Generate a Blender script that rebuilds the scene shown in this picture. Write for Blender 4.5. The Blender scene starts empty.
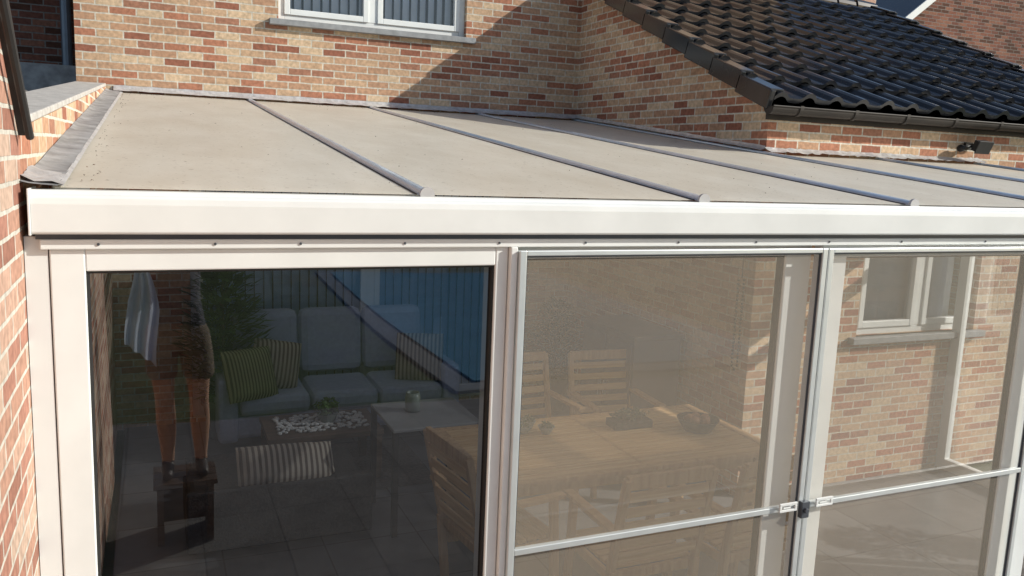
import bpy, bmesh, random
from math import *
from mathutils import Vector, Matrix
random.seed(7)
scn=bpy.context.scene
COL=scn.collection
ZC=2.47
# ---------------------------------------------------------------- materials
def nt(name):
    m=bpy.data.materials.new(name); m.use_nodes=True
    n=m.node_tree; b=n.nodes['Principled BSDF']; return m,n,b
def N(n,t,**k):
    x=n.nodes.new(t)
    for a,v in k.items(): setattr(x,a,v)
    return x
def simple(name,col,rough=.5,metal=0,var=.12,scale=6,bump=0,bscale=60,spec=.5):
    m,n,b=nt(name)
    tc=N(n,'ShaderNodeTexCoord'); no=N(n,'ShaderNodeTexNoise'); no.inputs['Scale'].default_value=scale; no.inputs['Detail'].default_value=5
    n.links.new(tc.outputs['Object'],no.inputs['Vector'])
    r=N(n,'ShaderNodeValToRGB'); e=r.color_ramp.elements
    e[0].position=.3; e[1].position=.7
    e[0].color=(*[c*(1-var) for c in col],1); e[1].color=(*[min(1,c*(1+var)) for c in col],1)
    n.links.new(no.outputs['Fac'],r.inputs['Fac']); n.links.new(r.outputs['Color'],b.inputs['Base Color'])
    b.inputs['Roughness'].default_value=rough; b.inputs['Metallic'].default_value=metal
    b.inputs['Specular IOR Level'].default_value=spec
    if bump:
        n2=N(n,'ShaderNodeTexNoise'); n2.inputs['Scale'].default_value=bscale; n2.inputs['Detail'].default_value=4
        bp=N(n,'ShaderNodeBump'); bp.inputs['Strength'].default_value=bump; bp.inputs['Distance'].default_value=.01
        n.links.new(tc.outputs['Object'],n2.inputs['Vector']); n.links.new(n2.outputs['Fac'],bp.inputs['Height']); n.links.new(bp.outputs['Normal'],b.inputs['Normal'])
    return m
def brickmat(name,cols,mortar,w=.2,h=.062,ms=.006,dark=1.0):
    m,n,b=nt(name); Lk=n.links.new
    def math(op,a,bb=None,c=None):
        x=N(n,'ShaderNodeMath',operation=op)
        for i,v in enumerate((a,bb,c)):
            if v is None: continue
            if hasattr(v,'links'): Lk(v,x.inputs[i])
            else: x.inputs[i].default_value=v
        return x.outputs[0]
    tc=N(n,'ShaderNodeTexCoord'); sp=N(n,'ShaderNodeSeparateXYZ'); Lk(tc.outputs['Object'],sp.inputs[0])
    cb=N(n,'ShaderNodeCombineXYZ'); Lk(math('ADD',sp.outputs['X'],sp.outputs['Y']),cb.inputs['X']); Lk(sp.outputs['Z'],cb.inputs['Y'])
    wn=N(n,'ShaderNodeTexNoise'); wn.inputs['Scale'].default_value=14; wn.inputs['Detail'].default_value=3
    Lk(tc.outputs['Object'],wn.inputs['Vector'])
    wv=N(n,'ShaderNodeVectorMath',operation='SCALE'); wv.inputs['Scale'].default_value=.008
    ws=N(n,'ShaderNodeVectorMath',operation='SUBTRACT'); ws.inputs[1].default_value=(.5,.5,.5)
    Lk(wn.outputs['Color'],ws.inputs[0]); Lk(ws.outputs[0],wv.inputs[0])
    wa=N(n,'ShaderNodeVectorMath',operation='ADD'); Lk(cb.outputs[0],wa.inputs[0]); Lk(wv.outputs[0],wa.inputs[1])
    br=N(n,'ShaderNodeTexBrick'); br.offset=.5
    for k,v in (('Scale',1),('Mortar Size',ms),('Mortar Smooth',.15),('Bias',0),('Brick Width',w),('Row Height',h)): br.inputs[k].default_value=v
    Lk(wa.outputs[0],br.inputs['Vector'])
    # one random value per brick, cell matched to the brick grid
    s2=N(n,'ShaderNodeSeparateXYZ'); Lk(wa.outputs[0],s2.inputs[0])
    row=math('FLOOR',math('DIVIDE',s2.outputs['Y'],h)); par=math('FLOORED_MODULO',row,2.0)
    sh=math('MULTIPLY_ADD',par,-.5,.5); col=math('FLOOR',math('ADD',math('DIVIDE',s2.outputs['X'],w),sh))
    c2=N(n,'ShaderNodeCombineXYZ'); Lk(math('ADD',col,.5),c2.inputs['X']); Lk(math('ADD',row,.5),c2.inputs['Y'])
    wh=N(n,'ShaderNodeTexWhiteNoise',noise_dimensions='2D'); Lk(c2.outputs[0],wh.inputs['Vector'])
    r=N(n,'ShaderNodeValToRGB'); cr=r.color_ramp; cr.interpolation='CONSTANT'
    cr.elements.remove(cr.elements[1]); cr.elements[0].position=0; cr.elements[0].color=(*cols[0],1)
    for i,c in enumerate(cols[1:],1): e=cr.elements.new(i/len(cols)); e.color=(*c,1)
    Lk(wh.outputs['Value'],r.inputs['Fac'])
    no=N(n,'ShaderNodeTexNoise'); no.inputs['Scale'].default_value=35; no.inputs['Detail'].default_value=6; Lk(tc.outputs['Object'],no.inputs['Vector'])
    nb=N(n,'ShaderNodeTexNoise'); nb.inputs['Scale'].default_value=1.1; nb.inputs['Detail'].default_value=4; Lk(tc.outputs['Object'],nb.inputs['Vector'])
    mr=N(n,'ShaderNodeMapRange'); mr.inputs['From Min'].default_value=.3; mr.inputs['From Max'].default_value=.7; mr.inputs['To Min'].default_value=.76*dark; mr.inputs['To Max'].default_value=1.22*dark; Lk(no.outputs['Fac'],mr.inputs['Value'])
    mr2=N(n,'ShaderNodeMapRange'); mr2.inputs['From Min'].default_value=.3; mr2.inputs['From Max'].default_value=.7; mr2.inputs['To Min'].default_value=.85; mr2.inputs['To Max'].default_value=1.1; Lk(nb.outputs['Fac'],mr2.inputs['Value'])
    mix=N(n,'ShaderNodeMix',data_type='RGBA'); Lk(br.outputs['Fac'],mix.inputs['Factor']); Lk(r.outputs['Color'],mix.inputs['A']); mix.inputs['B'].default_value=(*mortar,1)
    vs=N(n,'ShaderNodeVectorMath',operation='SCALE'); Lk(mix.outputs['Result'],vs.inputs[0]); Lk(math('MULTIPLY',mr.outputs[0],mr2.outputs[0]),vs.inputs['Scale'])
    Lk(vs.outputs[0],b.inputs['Base Color']); b.inputs['Roughness'].default_value=.9; b.inputs['Specular IOR Level'].default_value=.2
    hs=math('MULTIPLY_ADD',br.outputs['Fac'],-1.0,1.0); h2=math('MULTIPLY_ADD',no.outputs['Fac'],.35,hs)
    bp=N(n,'ShaderNodeBump'); bp.inputs['Strength'].default_value=.6; bp.inputs['Distance'].default_value=.005; Lk(h2,bp.inputs['Height']); Lk(bp.outputs['Normal'],b.inputs['Normal'])
    return m
def wood(name,c1,c2,axis='X',sc=1,rough=.55):
    m,n,b=nt(name)
    tc=N(n,'ShaderNodeTexCoord'); mp=N(n,'ShaderNodeMapping')
    s={'X':(1.5,22,22),'Y':(22,1.5,22),'Z':(22,22,1.5)}[axis]; mp.inputs['Scale'].default_value=[a*sc for a in s]
    no=N(n,'ShaderNodeTexNoise'); no.inputs['Scale'].default_value=1.4; no.inputs['Detail'].default_value=6; no.inputs['Distortion'].default_value=.6
    n.links.new(tc.outputs['Object'],mp.inputs[0]); n.links.new(mp.outputs[0],no.inputs['Vector'])
    r=N(n,'ShaderNodeValToRGB'); e=r.color_ramp.elements; e[0].position=.3;e[1].position=.7; e[0].color=(*c1,1); e[1].color=(*c2,1)
    n.links.new(no.outputs['Fac'],r.inputs['Fac']); n.links.new(r.outputs['Color'],b.inputs['Base Color']); b.inputs['Roughness'].default_value=rough
    return m
def stripes(name,c1,c2,axis,scale):
    m,n,b=nt(name); tc=N(n,'ShaderNodeTexCoord'); w=N(n,'ShaderNodeTexWave'); w.bands_direction=axis; w.inputs['Scale'].default_value=scale; w.inputs['Distortion'].default_value=.4; w.inputs['Detail'].default_value=1
    n.links.new(tc.outputs['Object'],w.inputs['Vector'])
    r=N(n,'ShaderNodeValToRGB'); e=r.color_ramp.elements; e[0].position=.4; e[1].position=.55; e[0].color=(*c1,1); e[1].color=(*c2,1)
    n.links.new(w.outputs['Fac'],r.inputs['Fac']); n.links.new(r.outputs['Color'],b.inputs['Base Color']); b.inputs['Roughness'].default_value=.9
    return m
def tiles(name,col,grout,size,var=.15,rough=.5):
    m,n,b=nt(name); tc=N(n,'ShaderNodeTexCoord')
    br=N(n,'ShaderNodeTexBrick'); br.offset=0
    for k,v in (('Scale',1),('Mortar Size',.005),('Mortar Smooth',.1),('Bias',0),('Brick Width',size),('Row Height',size)): br.inputs[k].default_value=v
    br.inputs['Color1'].default_value=(*[c*(1-var) for c in col],1); br.inputs['Color2'].default_value=(*[c*(1+var) for c in col],1); br.inputs['Mortar'].default_value=(*grout,1)
    n.links.new(tc.outputs['Object'],br.inputs['Vector'])
    no=N(n,'ShaderNodeTexNoise'); no.inputs['Scale'].default_value=5; no.inputs['Detail'].default_value=7; n.links.new(tc.outputs['Object'],no.inputs['Vector'])
    mr=N(n,'ShaderNodeMapRange'); mr.inputs['To Min'].default_value=.6; mr.inputs['To Max'].default_value=1.35; n.links.new(no.outputs['Fac'],mr.inputs['Value'])
    vs=N(n,'ShaderNodeVectorMath',operation='SCALE'); n.links.new(br.outputs['Color'],vs.inputs[0]); n.links.new(mr.outputs[0],vs.inputs['Scale']); n.links.new(vs.outputs[0],b.inputs['Base Color'])
    b.inputs['Roughness'].default_value=rough
    return m
def glassmat(name,mult,tint=(1,1,1)):
    m,n,b=nt(name); n.nodes.remove(b); out=n.nodes['Material Output']
    tr=N(n,'ShaderNodeBsdfTransparent'); tr.inputs[0].default_value=(*tint,1)
    gl=N(n,'ShaderNodeBsdfGlossy'); gl.inputs['Roughness'].default_value=0; gl.inputs['Color'].default_value=(1,1,1,1)
    fr=N(n,'ShaderNodeFresnel'); fr.inputs['IOR'].default_value=1.5
    mu=N(n,'ShaderNodeMath',operation='MULTIPLY',use_clamp=True); mu.inputs[1].default_value=mult; n.links.new(fr.outputs[0],mu.inputs[0])
    no=N(n,'ShaderNodeTexNoise'); no.inputs['Scale'].default_value=1.6; no.inputs['Detail'].default_value=0
    tc=N(n,'ShaderNodeTexCoord'); n.links.new(tc.outputs['Object'],no.inputs['Vector'])
    bp=N(n,'ShaderNodeBump'); bp.inputs['Strength'].default_value=.35; bp.inputs['Distance'].default_value=.01; n.links.new(no.outputs['Fac'],bp.inputs['Height']); n.links.new(bp.outputs['Normal'],gl.inputs['Normal'])
    mx=N(n,'ShaderNodeMixShader'); n.links.new(mu.outputs[0],mx.inputs[0]); n.links.new(tr.outputs[0],mx.inputs[1]); n.links.new(gl.outputs[0],mx.inputs[2]); n.links.new(mx.outputs[0],out.inputs['Surface'])
    return m
def meshscreen(name,col,cover):
    m,n,b=nt(name); n.nodes.remove(b); out=n.nodes['Material Output']
    tr=N(n,'ShaderNodeBsdfTransparent'); df=N(n,'ShaderNodeBsdfDiffuse'); df.inputs[0].default_value=(*col,1)
    tl=N(n,'ShaderNodeBsdfTranslucent'); tl.inputs[0].default_value=(*col,1)
    m0=N(n,'ShaderNodeMixShader'); m0.inputs[0].default_value=.2; n.links.new(df.outputs[0],m0.inputs[1]); n.links.new(tl.outputs[0],m0.inputs[2])
    tc=N(n,'ShaderNodeTexCoord'); no=N(n,'ShaderNodeTexNoise'); no.inputs['Scale'].default_value=1.5; n.links.new(tc.outputs['Object'],no.inputs['Vector'])
    mr=N(n,'ShaderNodeMapRange'); mr.inputs['To Min'].default_value=cover-.08; mr.inputs['To Max'].default_value=cover+.08; n.links.new(no.outputs['Fac'],mr.inputs['Value'])
    mx=N(n,'ShaderNodeMixShader'); n.links.new(mr.outputs[0],mx.inputs[0]); n.links.new(tr.outputs[0],mx.inputs[1]); n.links.new(m0.outputs[0],mx.inputs[2]); n.links.new(mx.outputs[0],out.inputs['Surface'])
    return m
def polycarb(name):
    m,n,b=nt(name); out=n.nodes['Material Output']
    tc=N(n,'ShaderNodeTexCoord')
    mp=N(n,'ShaderNodeMapping'); mp.inputs['Scale'].default_value=(1.6,.7,1); n.links.new(tc.outputs['Object'],mp.inputs[0])
    no=N(n,'ShaderNodeTexNoise'); no.inputs['Scale'].default_value=2.2; no.inputs['Detail'].default_value=12; no.inputs['Roughness'].default_value=.72; n.links.new(mp.outputs[0],no.inputs['Vector'])
    r=N(n,'ShaderNodeValToRGB'); e=r.color_ramp.elements; e[0].position=.30;e[1].position=.68; e[0].color=(.80,.73,.60,1); e[1].color=(.99,.94,.82,1)
    n.links.new(no.outputs['Fac'],r.inputs['Fac'])
    n3=N(n,'ShaderNodeTexNoise'); n3.inputs['Scale'].default_value=55; n3.inputs['Detail'].default_value=3; n.links.new(tc.outputs['Object'],n3.inputs['Vector'])
    r3=N(n,'ShaderNodeValToRGB'); e=r3.color_ramp.elements; e[0].position=.28; e[1].position=.36; e[0].color=(.5,.47,.42,1); e[1].color=(1,1,1,1); n.links.new(n3.outputs['Fac'],r3.inputs['Fac'])
    mu=N(n,'ShaderNodeMix',data_type='RGBA',blend_type='MULTIPLY'); mu.inputs['Factor'].default_value=1; n.links.new(r.outputs['Color'],mu.inputs['A']); n.links.new(r3.outputs['Color'],mu.inputs['B'])
    n.links.new(mu.outputs['Result'],b.inputs['Base Color']); b.inputs['Roughness'].default_value=.36; b.inputs['Specular IOR Level'].default_value=.6
    tl=N(n,'ShaderNodeBsdfTranslucent'); tl.inputs[0].default_value=(.97,.92,.82,1)
    tp=N(n,'ShaderNodeBsdfTransparent'); tp.inputs[0].default_value=(1,.97,.9,1)
    m1=N(n,'ShaderNodeMixShader'); m1.inputs[0].default_value=.5; n.links.new(tl.outputs[0],m1.inputs[1]); n.links.new(tp.outputs[0],m1.inputs[2])
    mx=N(n,'ShaderNodeMixShader'); mx.inputs[0].default_value=.30; n.links.new(b.outputs[0],mx.inputs[1]); n.links.new(m1.outputs[0],mx.inputs[2]); n.links.new(mx.outputs[0],out.inputs['Surface'])
    return m
M={}
tanA=(.56,.38,.245);tanB=(.62,.46,.31);red=(.44,.20,.125);redd=(.31,.13,.085);brn=(.48,.29,.185)
M['brick']=brickmat('brick_tan',[red,tanA,brn,tanB,redd,tanA,red,brn,(.53,.34,.22),tanB,(.38,.19,.125),(.50,.30,.19)],(.62,.58,.49))
M['brick2']=brickmat('brick_red',[(.30,.145,.105),(.48,.31,.235),(.38,.19,.14),(.50,.36,.28),(.42,.24,.175)],(.53,.50,.44))
M['brick3']=brickmat('brick_dark',[(.10,.045,.03),(.22,.09,.06),(.17,.07,.05),(.26,.12,.08)],(.22,.2,.18))
M['white']=simple('white_lacquer',(.765,.79,.785),.32,var=.05,scale=5)
M['whited']=simple('white_frame_inner',(.73,.75,.745),.4,var=.04,scale=3)
M['alu']=simple('anodised_aluminium',(.70,.74,.75),.35,.6,var=.06,scale=9)
M['alub']=simple('glazing_bar_metal',(.62,.72,.82),.2,.35,var=.10,scale=12)
M['capm']=simple('bar_end_cap',(.50,.50,.50),.5,var=.2)
M['lead']=simple('lead_flashing',(.34,.35,.36),.55,.3,var=.35,scale=11,bump=.5,bscale=25)
M['foil']=simple('sealing_foil',(.60,.61,.62),.4,.4,var=.2,scale=20,bump=.7,bscale=30)
M['rubber']=simple('rubber_seal',(.02,.02,.02),.6)
M['gap']=simple('dark_metal_and_shade',(.09,.10,.12),.4,.4)  # dark fittings, and painted shade for the gutter gap and window rooms
M['poly']=polycarb('opal_polycarbonate')
M['glass']=glassmat('door_glass',2.0)
M['glasst']=glassmat('room_dimming_glass',3.1,(.55,.63,.78))  # plain glass; the blue tint stands in for a dimmer room behind it
M['glass2']=glassmat('window_glass',2.2)
M['screen']=meshscreen('insect_mesh',(.66,.59,.49),.28)
M['tile']=simple('glazed_roof_tile',(.022,.023,.026),.17,var=.3,scale=4)
M['dark']=simple('dark_brown_zinc',(.040,.034,.03),.6,var=.2,spec=.3)
M['black']=simple('black_trim',(.025,.024,.024),.5,spec=.3)
M['stone']=simple('bluestone',(.27,.28,.29),.6,var=.2,scale=15,bump=.2)
M['pipe']=simple('zinc_pipe',(.16,.19,.24),.4,.6)
M['cap']=simple('concrete_coping',(.48,.46,.43),.8,var=.2,scale=18,bump=.3)
M['floor']=tiles('floor_tiles',(.16,.16,.165),(.055,.055,.055),.6,rough=.35)
M['terrace']=tiles('terrace_pavers',(.15,.145,.14),(.08,.075,.07),.5,rough=.7)
M['grass']=simple('grass',(.045,.07,.02),.9,var=.4,scale=2,bump=.6,bscale=90)
M['teak']=wood('teak_slats',(.48,.29,.13),(.68,.47,.25),'X')
M['teakz']=wood('teak_frame',(.40,.24,.12),(.58,.38,.20),'Z')
M['darkwood']=wood('dark_wood',(.07,.045,.03),(.13,.08,.05),'X')
M['sofa']=simple('sofa_fabric',(.36,.41,.54),.9,var=.08,scale=30,bump=.3,bscale=200)
M['wicker']=simple('dark_wicker',(.035,.032,.03),.6,var=.4,scale=60,bump=.6,bscale=80)
M['blind']=simple('blind_fabric',(.42,.54,.74),.8,var=.06)
M['curtain']=simple('curtain_fabric',(.70,.76,.84),.85,var=.08)
M['cush']=stripes('striped_cushion_fabric',(.12,.09,.07),(.44,.38,.30),'X',9)
M['cushg']=stripes('green_cushion_fabric',(.07,.08,.03),(.28,.28,.14),'X',12)
M['leaf']=simple('leaves',(.055,.11,.025),.6,var=.5,scale=9)
M['leafd']=simple('dark_leaves',(.03,.06,.02),.6,var=.5,scale=3)
M['bark']=simple('bark',(.10,.075,.05),.9,var=.3,bump=.6)
M['terra']=simple('clay_pot',(.3,.15,.09),.8)
M['potg']=simple('grey_pot',(.12,.12,.125),.6)
M['tabletop']=simple('zinc_table_top',(.26,.26,.25),.35,var=.15)
M['rug']=simple('rug_pile',(.09,.08,.08),.95,var=.4,scale=40,bump=.5)
M['towel']=simple('towel_fabric',(.75,.76,.8),.95,var=.08,bump=.5,bscale=150)
M['skin']=simple('skin',(.64,.39,.28),.5,var=.08,scale=8)
M['shirt']=simple('shirt_cloth',(.10,.11,.14),.9,var=.15,scale=10)
M['shorts']=simple('shorts_cloth',(.24,.20,.16),.9,var=.15,scale=10,bump=.3)
M['hair']=simple('hair',(.05,.03,.02),.6,var=.4,scale=60)
M['shoe']=simple('shoe_leather',(.06,.05,.05),.5)
M['eye']=simple('eye_white',(.7,.7,.68),.2); M['lip']=simple('lips',(.42,.18,.15),.5)
M['pool']=simple('pool_cover',(.07,.23,.36),.4,var=.15,scale=2)
M['poolc']=simple('pool_edge_stone',(.13,.15,.17),.7,var=.15,scale=5)
M['pebble']=simple('white_pebbles',(.55,.55,.53),.7,var=.3,scale=40)
M['ceram']=simple('ceramic',(.25,.28,.25),.3)
M['cab']=simple('cabinet_panel',(.17,.14,.12),.5,var=.1)
M['gravel']=simple('flat_roof_bitumen',(.10,.10,.10),.9,var=.3,scale=30,bump=.4)
M['debris']=simple('dry_debris',(.12,.08,.05),.9,var=.4,scale=30)
# ---------------------------------------------------------------- mesh helpers
def empty(name,loc=(0,0,0),rz=0):
    o=bpy.data.objects.new(name,None); o.empty_display_size=.2; o.location=loc; o.rotation_euler=(0,0,rz); COL.objects.link(o); return o
def mk(name,verts,faces,mats,parent=None,loc=None,rot=None,smooth=False,bevel=0,mi=None):
    me=bpy.data.meshes.new(name); me.from_pydata([tuple(v) for v in verts],[],faces); me.validate(); me.update()
    if not isinstance(mats,(list,tuple)): mats=[mats]
    for m in mats: me.materials.append(M[m] if isinstance(m,str) else m)
    if mi:
        for p,i in zip(me.polygons,mi): p.material_index=i
    if smooth:
        for p in me.polygons: p.use_smooth=True
    o=bpy.data.objects.new(name,me); COL.objects.link(o)
    if loc: o.location=loc
    if rot: o.rotation_euler=rot
    if parent: o.parent=parent
    if bevel:
        b=o.modifiers.new('bevel','BEVEL'); b.width=bevel; b.segments=2; b.limit_method='ANGLE'; b.angle_limit=radians(35)
    return o
class G:
    def __init__(s): s.v=[];s.f=[];s.m=[]
    def add(s,vs,fs,m=0):
        k=len(s.v); s.v+=[Vector(v) for v in vs]; s.f+=[tuple(i+k for i in f) for f in fs]; s.m+=[m]*len(fs)
    def box(s,x0,x1,y0,y1,z0,z1,m=0,mat=None):
        vs=[Vector(p) for p in ((x0,y0,z0),(x1,y0,z0),(x1,y1,z0),(x0,y1,z0),(x0,y0,z1),(x1,y0,z1),(x1,y1,z1),(x0,y1,z1))]
        if mat is not None: vs=[mat@v for v in vs]
        s.add(vs,[(0,3,2,1),(4,5,6,7),(0,1,5,4),(1,2,6,5),(2,3,7,6),(3,0,4,7)],m)
    def cyl(s,p0,p1,r0,r1=None,n=12,m=0,caps=True):
        p0=Vector(p0);p1=Vector(p1); r1=r0 if r1 is None else r1
        d=(p1-p0).normalized(); a=d.orthogonal().normalized(); b=d.cross(a)
        vs=[];fs=[]
        for p,r in((p0,r0),(p1,r1)):
            for i in range(n):
                t=2*pi*i/n; vs.append(p+a*cos(t)*r+b*sin(t)*r)
        for i in range(n): j=(i+1)%n; fs.append((i,j,n+j,n+i))
        if caps: fs+= [tuple(range(n-1,-1,-1)),tuple(range(n,2*n))]
        s.add(vs,fs,m)
    def beam(s,p0,p1,w,h,m=0,up=(0,0,1)):
        p0=Vector(p0);p1=Vector(p1);d=(p1-p0).normalized();u=Vector(up); r=d.cross(u).normalized(); u=r.cross(d)
        vs=[p+r*a*w/2+u*b*h/2 for p in(p0,p1) for a,b in((-1,-1),(1,-1),(1,1),(-1,1))]
        s.add(vs,[(0,1,2,3),(7,6,5,4),(0,4,5,1),(1,5,6,2),(2,6,7,3),(3,7,4,0)],m)
    def lathe(s,c,prof,n=20,m=0):
        c=Vector(c);vs=[];fs=[]
        for r,z in prof:
            for i in range(n): t=2*pi*i/n; vs.append(c+Vector((r*cos(t),r*sin(t),z)))
        for k in range(len(prof)-1):
            for i in range(n): j=(i+1)%n; fs.append((k*n+i,k*n+j,(k+1)*n+j,(k+1)*n+i))
        s.add(vs,fs,m)
    def prism(s,poly,axis,a,b,m=0):
        n=len(poly); vs=[]
        for t in(a,b):
            for p in poly: vs.append((t,p[0],p[1]) if axis=='X' else (p[0],t,p[1]))
        fs=[tuple(range(n)),tuple(range(2*n-1,n-1,-1))]+[(i,n+i,n+(i+1)%n,(i+1)%n) for i in range(n)]
        s.add(vs,fs,m)
    def ellip(s,c,r,nu=16,nv=10,m=0,fn=None):
        vs=[];fs=[]
        for j in range(nv+1):
            ph=pi*j/nv
            for i in range(nu):
                t=2*pi*i/nu; d=Vector((sin(ph)*cos(t),sin(ph)*sin(t),cos(ph)))
                p=Vector((d.x*r[0],d.y*r[1],d.z*r[2]))
                if fn: p=fn(d,p)
                vs.append(Vector(c)+p)
        for j in range(nv):
            for i in range(nu): k=(i+1)%nu; fs.append((j*nu+i,(j+1)*nu+i,(j+1)*nu+k,j*nu+k))
        s.add(vs,fs,m)
    def obj(s,name,mats,parent=None,**k):
        o=mk(name,s.v,s.f,mats,parent,mi=s.m,**k)
        bm=bmesh.new(); bm.from_mesh(o.data); bmesh.ops.recalc_face_normals(bm,faces=bm.faces); bm.to_mesh(o.data); bm.free(); return o
def box(name,x0,x1,y0,y1,z0,z1,mat,parent=None,bevel=0,**k):
    g=G(); g.box(x0,x1,y0,y1,z0,z1); return g.obj(name,mat,parent,bevel=bevel,**k)
def wallY(g,y0,y1,x0,x1,z0,z1,holes,m=0):
    xs=sorted({x0,x1,*[h[0] for h in holes],*[h[1] for h in holes]}); zs=sorted({z0,z1,*[h[2] for h in holes],*[h[3] for h in holes]})
    for a,b in zip(xs,xs[1:]):
        for c,d in zip(zs,zs[1:]):
            mx,mz=(a+b)/2,(c+d)/2
            if any(h[0]<mx<h[1] and h[2]<mz<h[3] for h in holes): continue
            g.box(a,b,y0,y1,c,d,m)
def cushion(name,w,d,h,mat,parent=None,loc=(0,0,0),rot=(0,0,0),puff=1):
    g=G(); n=14; vs=[];fs=[]
    for sgn in(1,-1):
        for j in range(n+1):
            for i in range(n+1):
                a=i/n*2-1;b=j/n*2-1
                e=max(0,(1-abs(a)**3))*max(0,(1-abs(b)**3)); zz=(e**.45)*h/2*sgn
                pin=1-.06*(a*a)*(1-b*b)*puff; pin2=1-.06*(b*b)*(1-a*a)*puff
                vs.append((a*w/2*pin2,b*d/2*pin,zz+random.uniform(-1,1)*.002))
    for k in(0,1):
        o=k*(n+1)**2
        for j in range(n):
            for i in range(n):
                q=(o+j*(n+1)+i,o+j*(n+1)+i+1,o+(j+1)*(n+1)+i+1,o+(j+1)*(n+1)+i); fs.append(q if k==0 else q[::-1])
    g.add(vs,fs); return g.obj(name,mat,parent,smooth=True,loc=loc,rot=rot)
def leaves(g,c,r,n,size,m=0,shell=.3):
    c=Vector(c)
    for _ in range(n):
        d=Vector((random.gauss(0,1),random.gauss(0,1),random.gauss(0,1))).normalized()
        k=(shell+(1-shell)*random.random())
        p=c+Vector((d.x*r[0],d.y*r[1],d.z*r[2]))*k
        a=Vector((random.gauss(0,1),random.gauss(0,1),random.gauss(0,1))).normalized(); b=a.orthogonal().normalized(); s=size*random.uniform(.6,1.3)
        g.add([p-a*s,p+b*s*.4,p+a*s,p-b*s*.4],[(0,1,2,3)],m)
# ---------------------------------------------------------------- ground
def plane(name,x0,x1,y0,y1,z,mat): return mk(name,[(x0,y0,z),(x1,y0,z),(x1,y1,z),(x0,y1,z)],[(0,1,2,3)],mat)
plane('lawn_ground',-300,300,-300,300,-.03,'grass')
box('terrace',-.3,9.5,-5.3,0.0,-.2,-.004,'terrace')
# ---------------------------------------------------------------- conservatory
cons=empty('conservatory')
S=1.05; ZR=2.335; MR=.102; B=5.118; XG=4.221; YF=2.2; XE=6.36
rz=lambda y: ZR+MR*y
box('floor_slab',-.0,XE,0.0,B,-.1,.02,'floor',cons)
g=G()
g.prism([(-.055,2.226),(-.050,2.220),(.09,2.220),(.09,2.325),(.03,2.336),(-.030,2.336),(-.034,2.326),(-.046,2.323),(-.052,2.316),(-.055,2.300)],'X',-.034,XE+.06)
g.obj('gutter_beam','white',cons,bevel=.002)
g=G(); g.box(-.040,-.034,-.058,.095,2.217,2.339); g.box(XE+.060,XE+.066,-.058,.095,2.217,2.339); g.obj('gutter_end_caps','white',cons,bevel=.0015)
box('painted_shadow_gap',-.03,XE,-.012,.085,2.203,2.220,'gap',cons)  # dark strip coloured in as the shadow between gutter and head rail
box('head_rail',-.02,XE+.01,-.022,.09,2.176,2.203,'white',cons,bevel=.003)
g=G()
for x in [.12,.42,.66,.98,1.3,1.62,2.0,2.35,2.71,3.1,3.6,4.1,4.6,5.2]:
    g.cyl((x,-.0225,2.19),(x,-.025,2.19),.004,n=8)
g.obj('rail_screws','gap',cons)
for i in range(6):
    x0=i*S+.012; x1=(i+1)*S-.012; y1=B-.01 if i<4 else YF-.01
    if i==3: x1=XG-.012
    mk('roof_panel_%d'%(i+1),[(x0,0,rz(0)+.006),(x1,0,rz(0)+.006),(x1,y1,rz(y1)+.006),(x0,y1,rz(y1)+.006)],[(0,1,2,3)],'poly',cons)
def bar(i,x,y1,w=.046):
    g=G(); prof=[]
    for k in range(9):
        t=pi*k/8; prof.append((cos(t)*w/2,.008+sin(t)*.016))
    prof=[(w/2+.004,.0072)]+prof+[(-w/2-.004,.0072)]
    n=len(prof); vs=[(x+p[0],y,rz(y)+p[1]) for y in(-.012,y1) for p in prof]
    fs=[tuple(range(n)),tuple(range(2*n-1,n-1,-1))]+[(k,n+k,n+k+1,k+1) for k in range(n-1)]
    g.add(vs,fs)
    Sh=Matrix(((1,0,0,0),(0,1,0,0),(0,MR,1,ZR+.0064),(0,0,0,1)))
    g.box(x-w/2-.008,x-w/2-.0042,-.0,y1,0,.003,1,Sh); g.box(x+w/2+.0042,x+w/2+.008,-.0,y1,0,.003,1,Sh)
    g.cyl((x,-.024,ZR+.008),(x,-.0125,ZR+.008),w/2+.001,n=16,m=2)
    g.obj('glazing_bar_%d'%i,['alub','rubber','capm'],cons)
for i in range(1,4): bar(i,i*S,B-.02)
bar(4,XG-.03,B-.02); bar(5,5*S,YF-.02); bar(6,6*S,YF-.02)
g=G()
for i in range(0,7):
    x=min(i*S,XE-.03) if i else .03
    y1=B if i<5 else YF
    g.beam((x,.05,rz(.05)-.07),(x,y1-.01,rz(y1)-.07),.05,.10)
g.obj('roof_rafters','whited',cons)
g=G()
for k in range(260):
    if random.random()<.5:
        x=random.uniform(.08,4.1); y=B-.1-abs(random.gauss(0,.12))
    elif random.random()<.5: x=.07+abs(random.gauss(0,.03)); y=random.uniform(.1,B-.1)
    else:
        x=random.uniform(.08,4.1); y=random.uniform(.05,B-.1)
    if min(abs(x-i*S) for i in range(5))<.03: continue
    s=random.uniform(.003,.008); t=random.random()*pi; c_,s_=cos(t)*s,sin(t)*s
    g.add([(x-c_,y-s_,rz(y)+.009),(x+s_*.4,y-c_*.4,rz(y)+.012),(x+c_,y+s_,rz(y)+.009),(x-s_*.4,y+c_*.4,rz(y)+.013)],[(0,1,2,3)])
g.obj('leaf_litter','debris')
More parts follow.
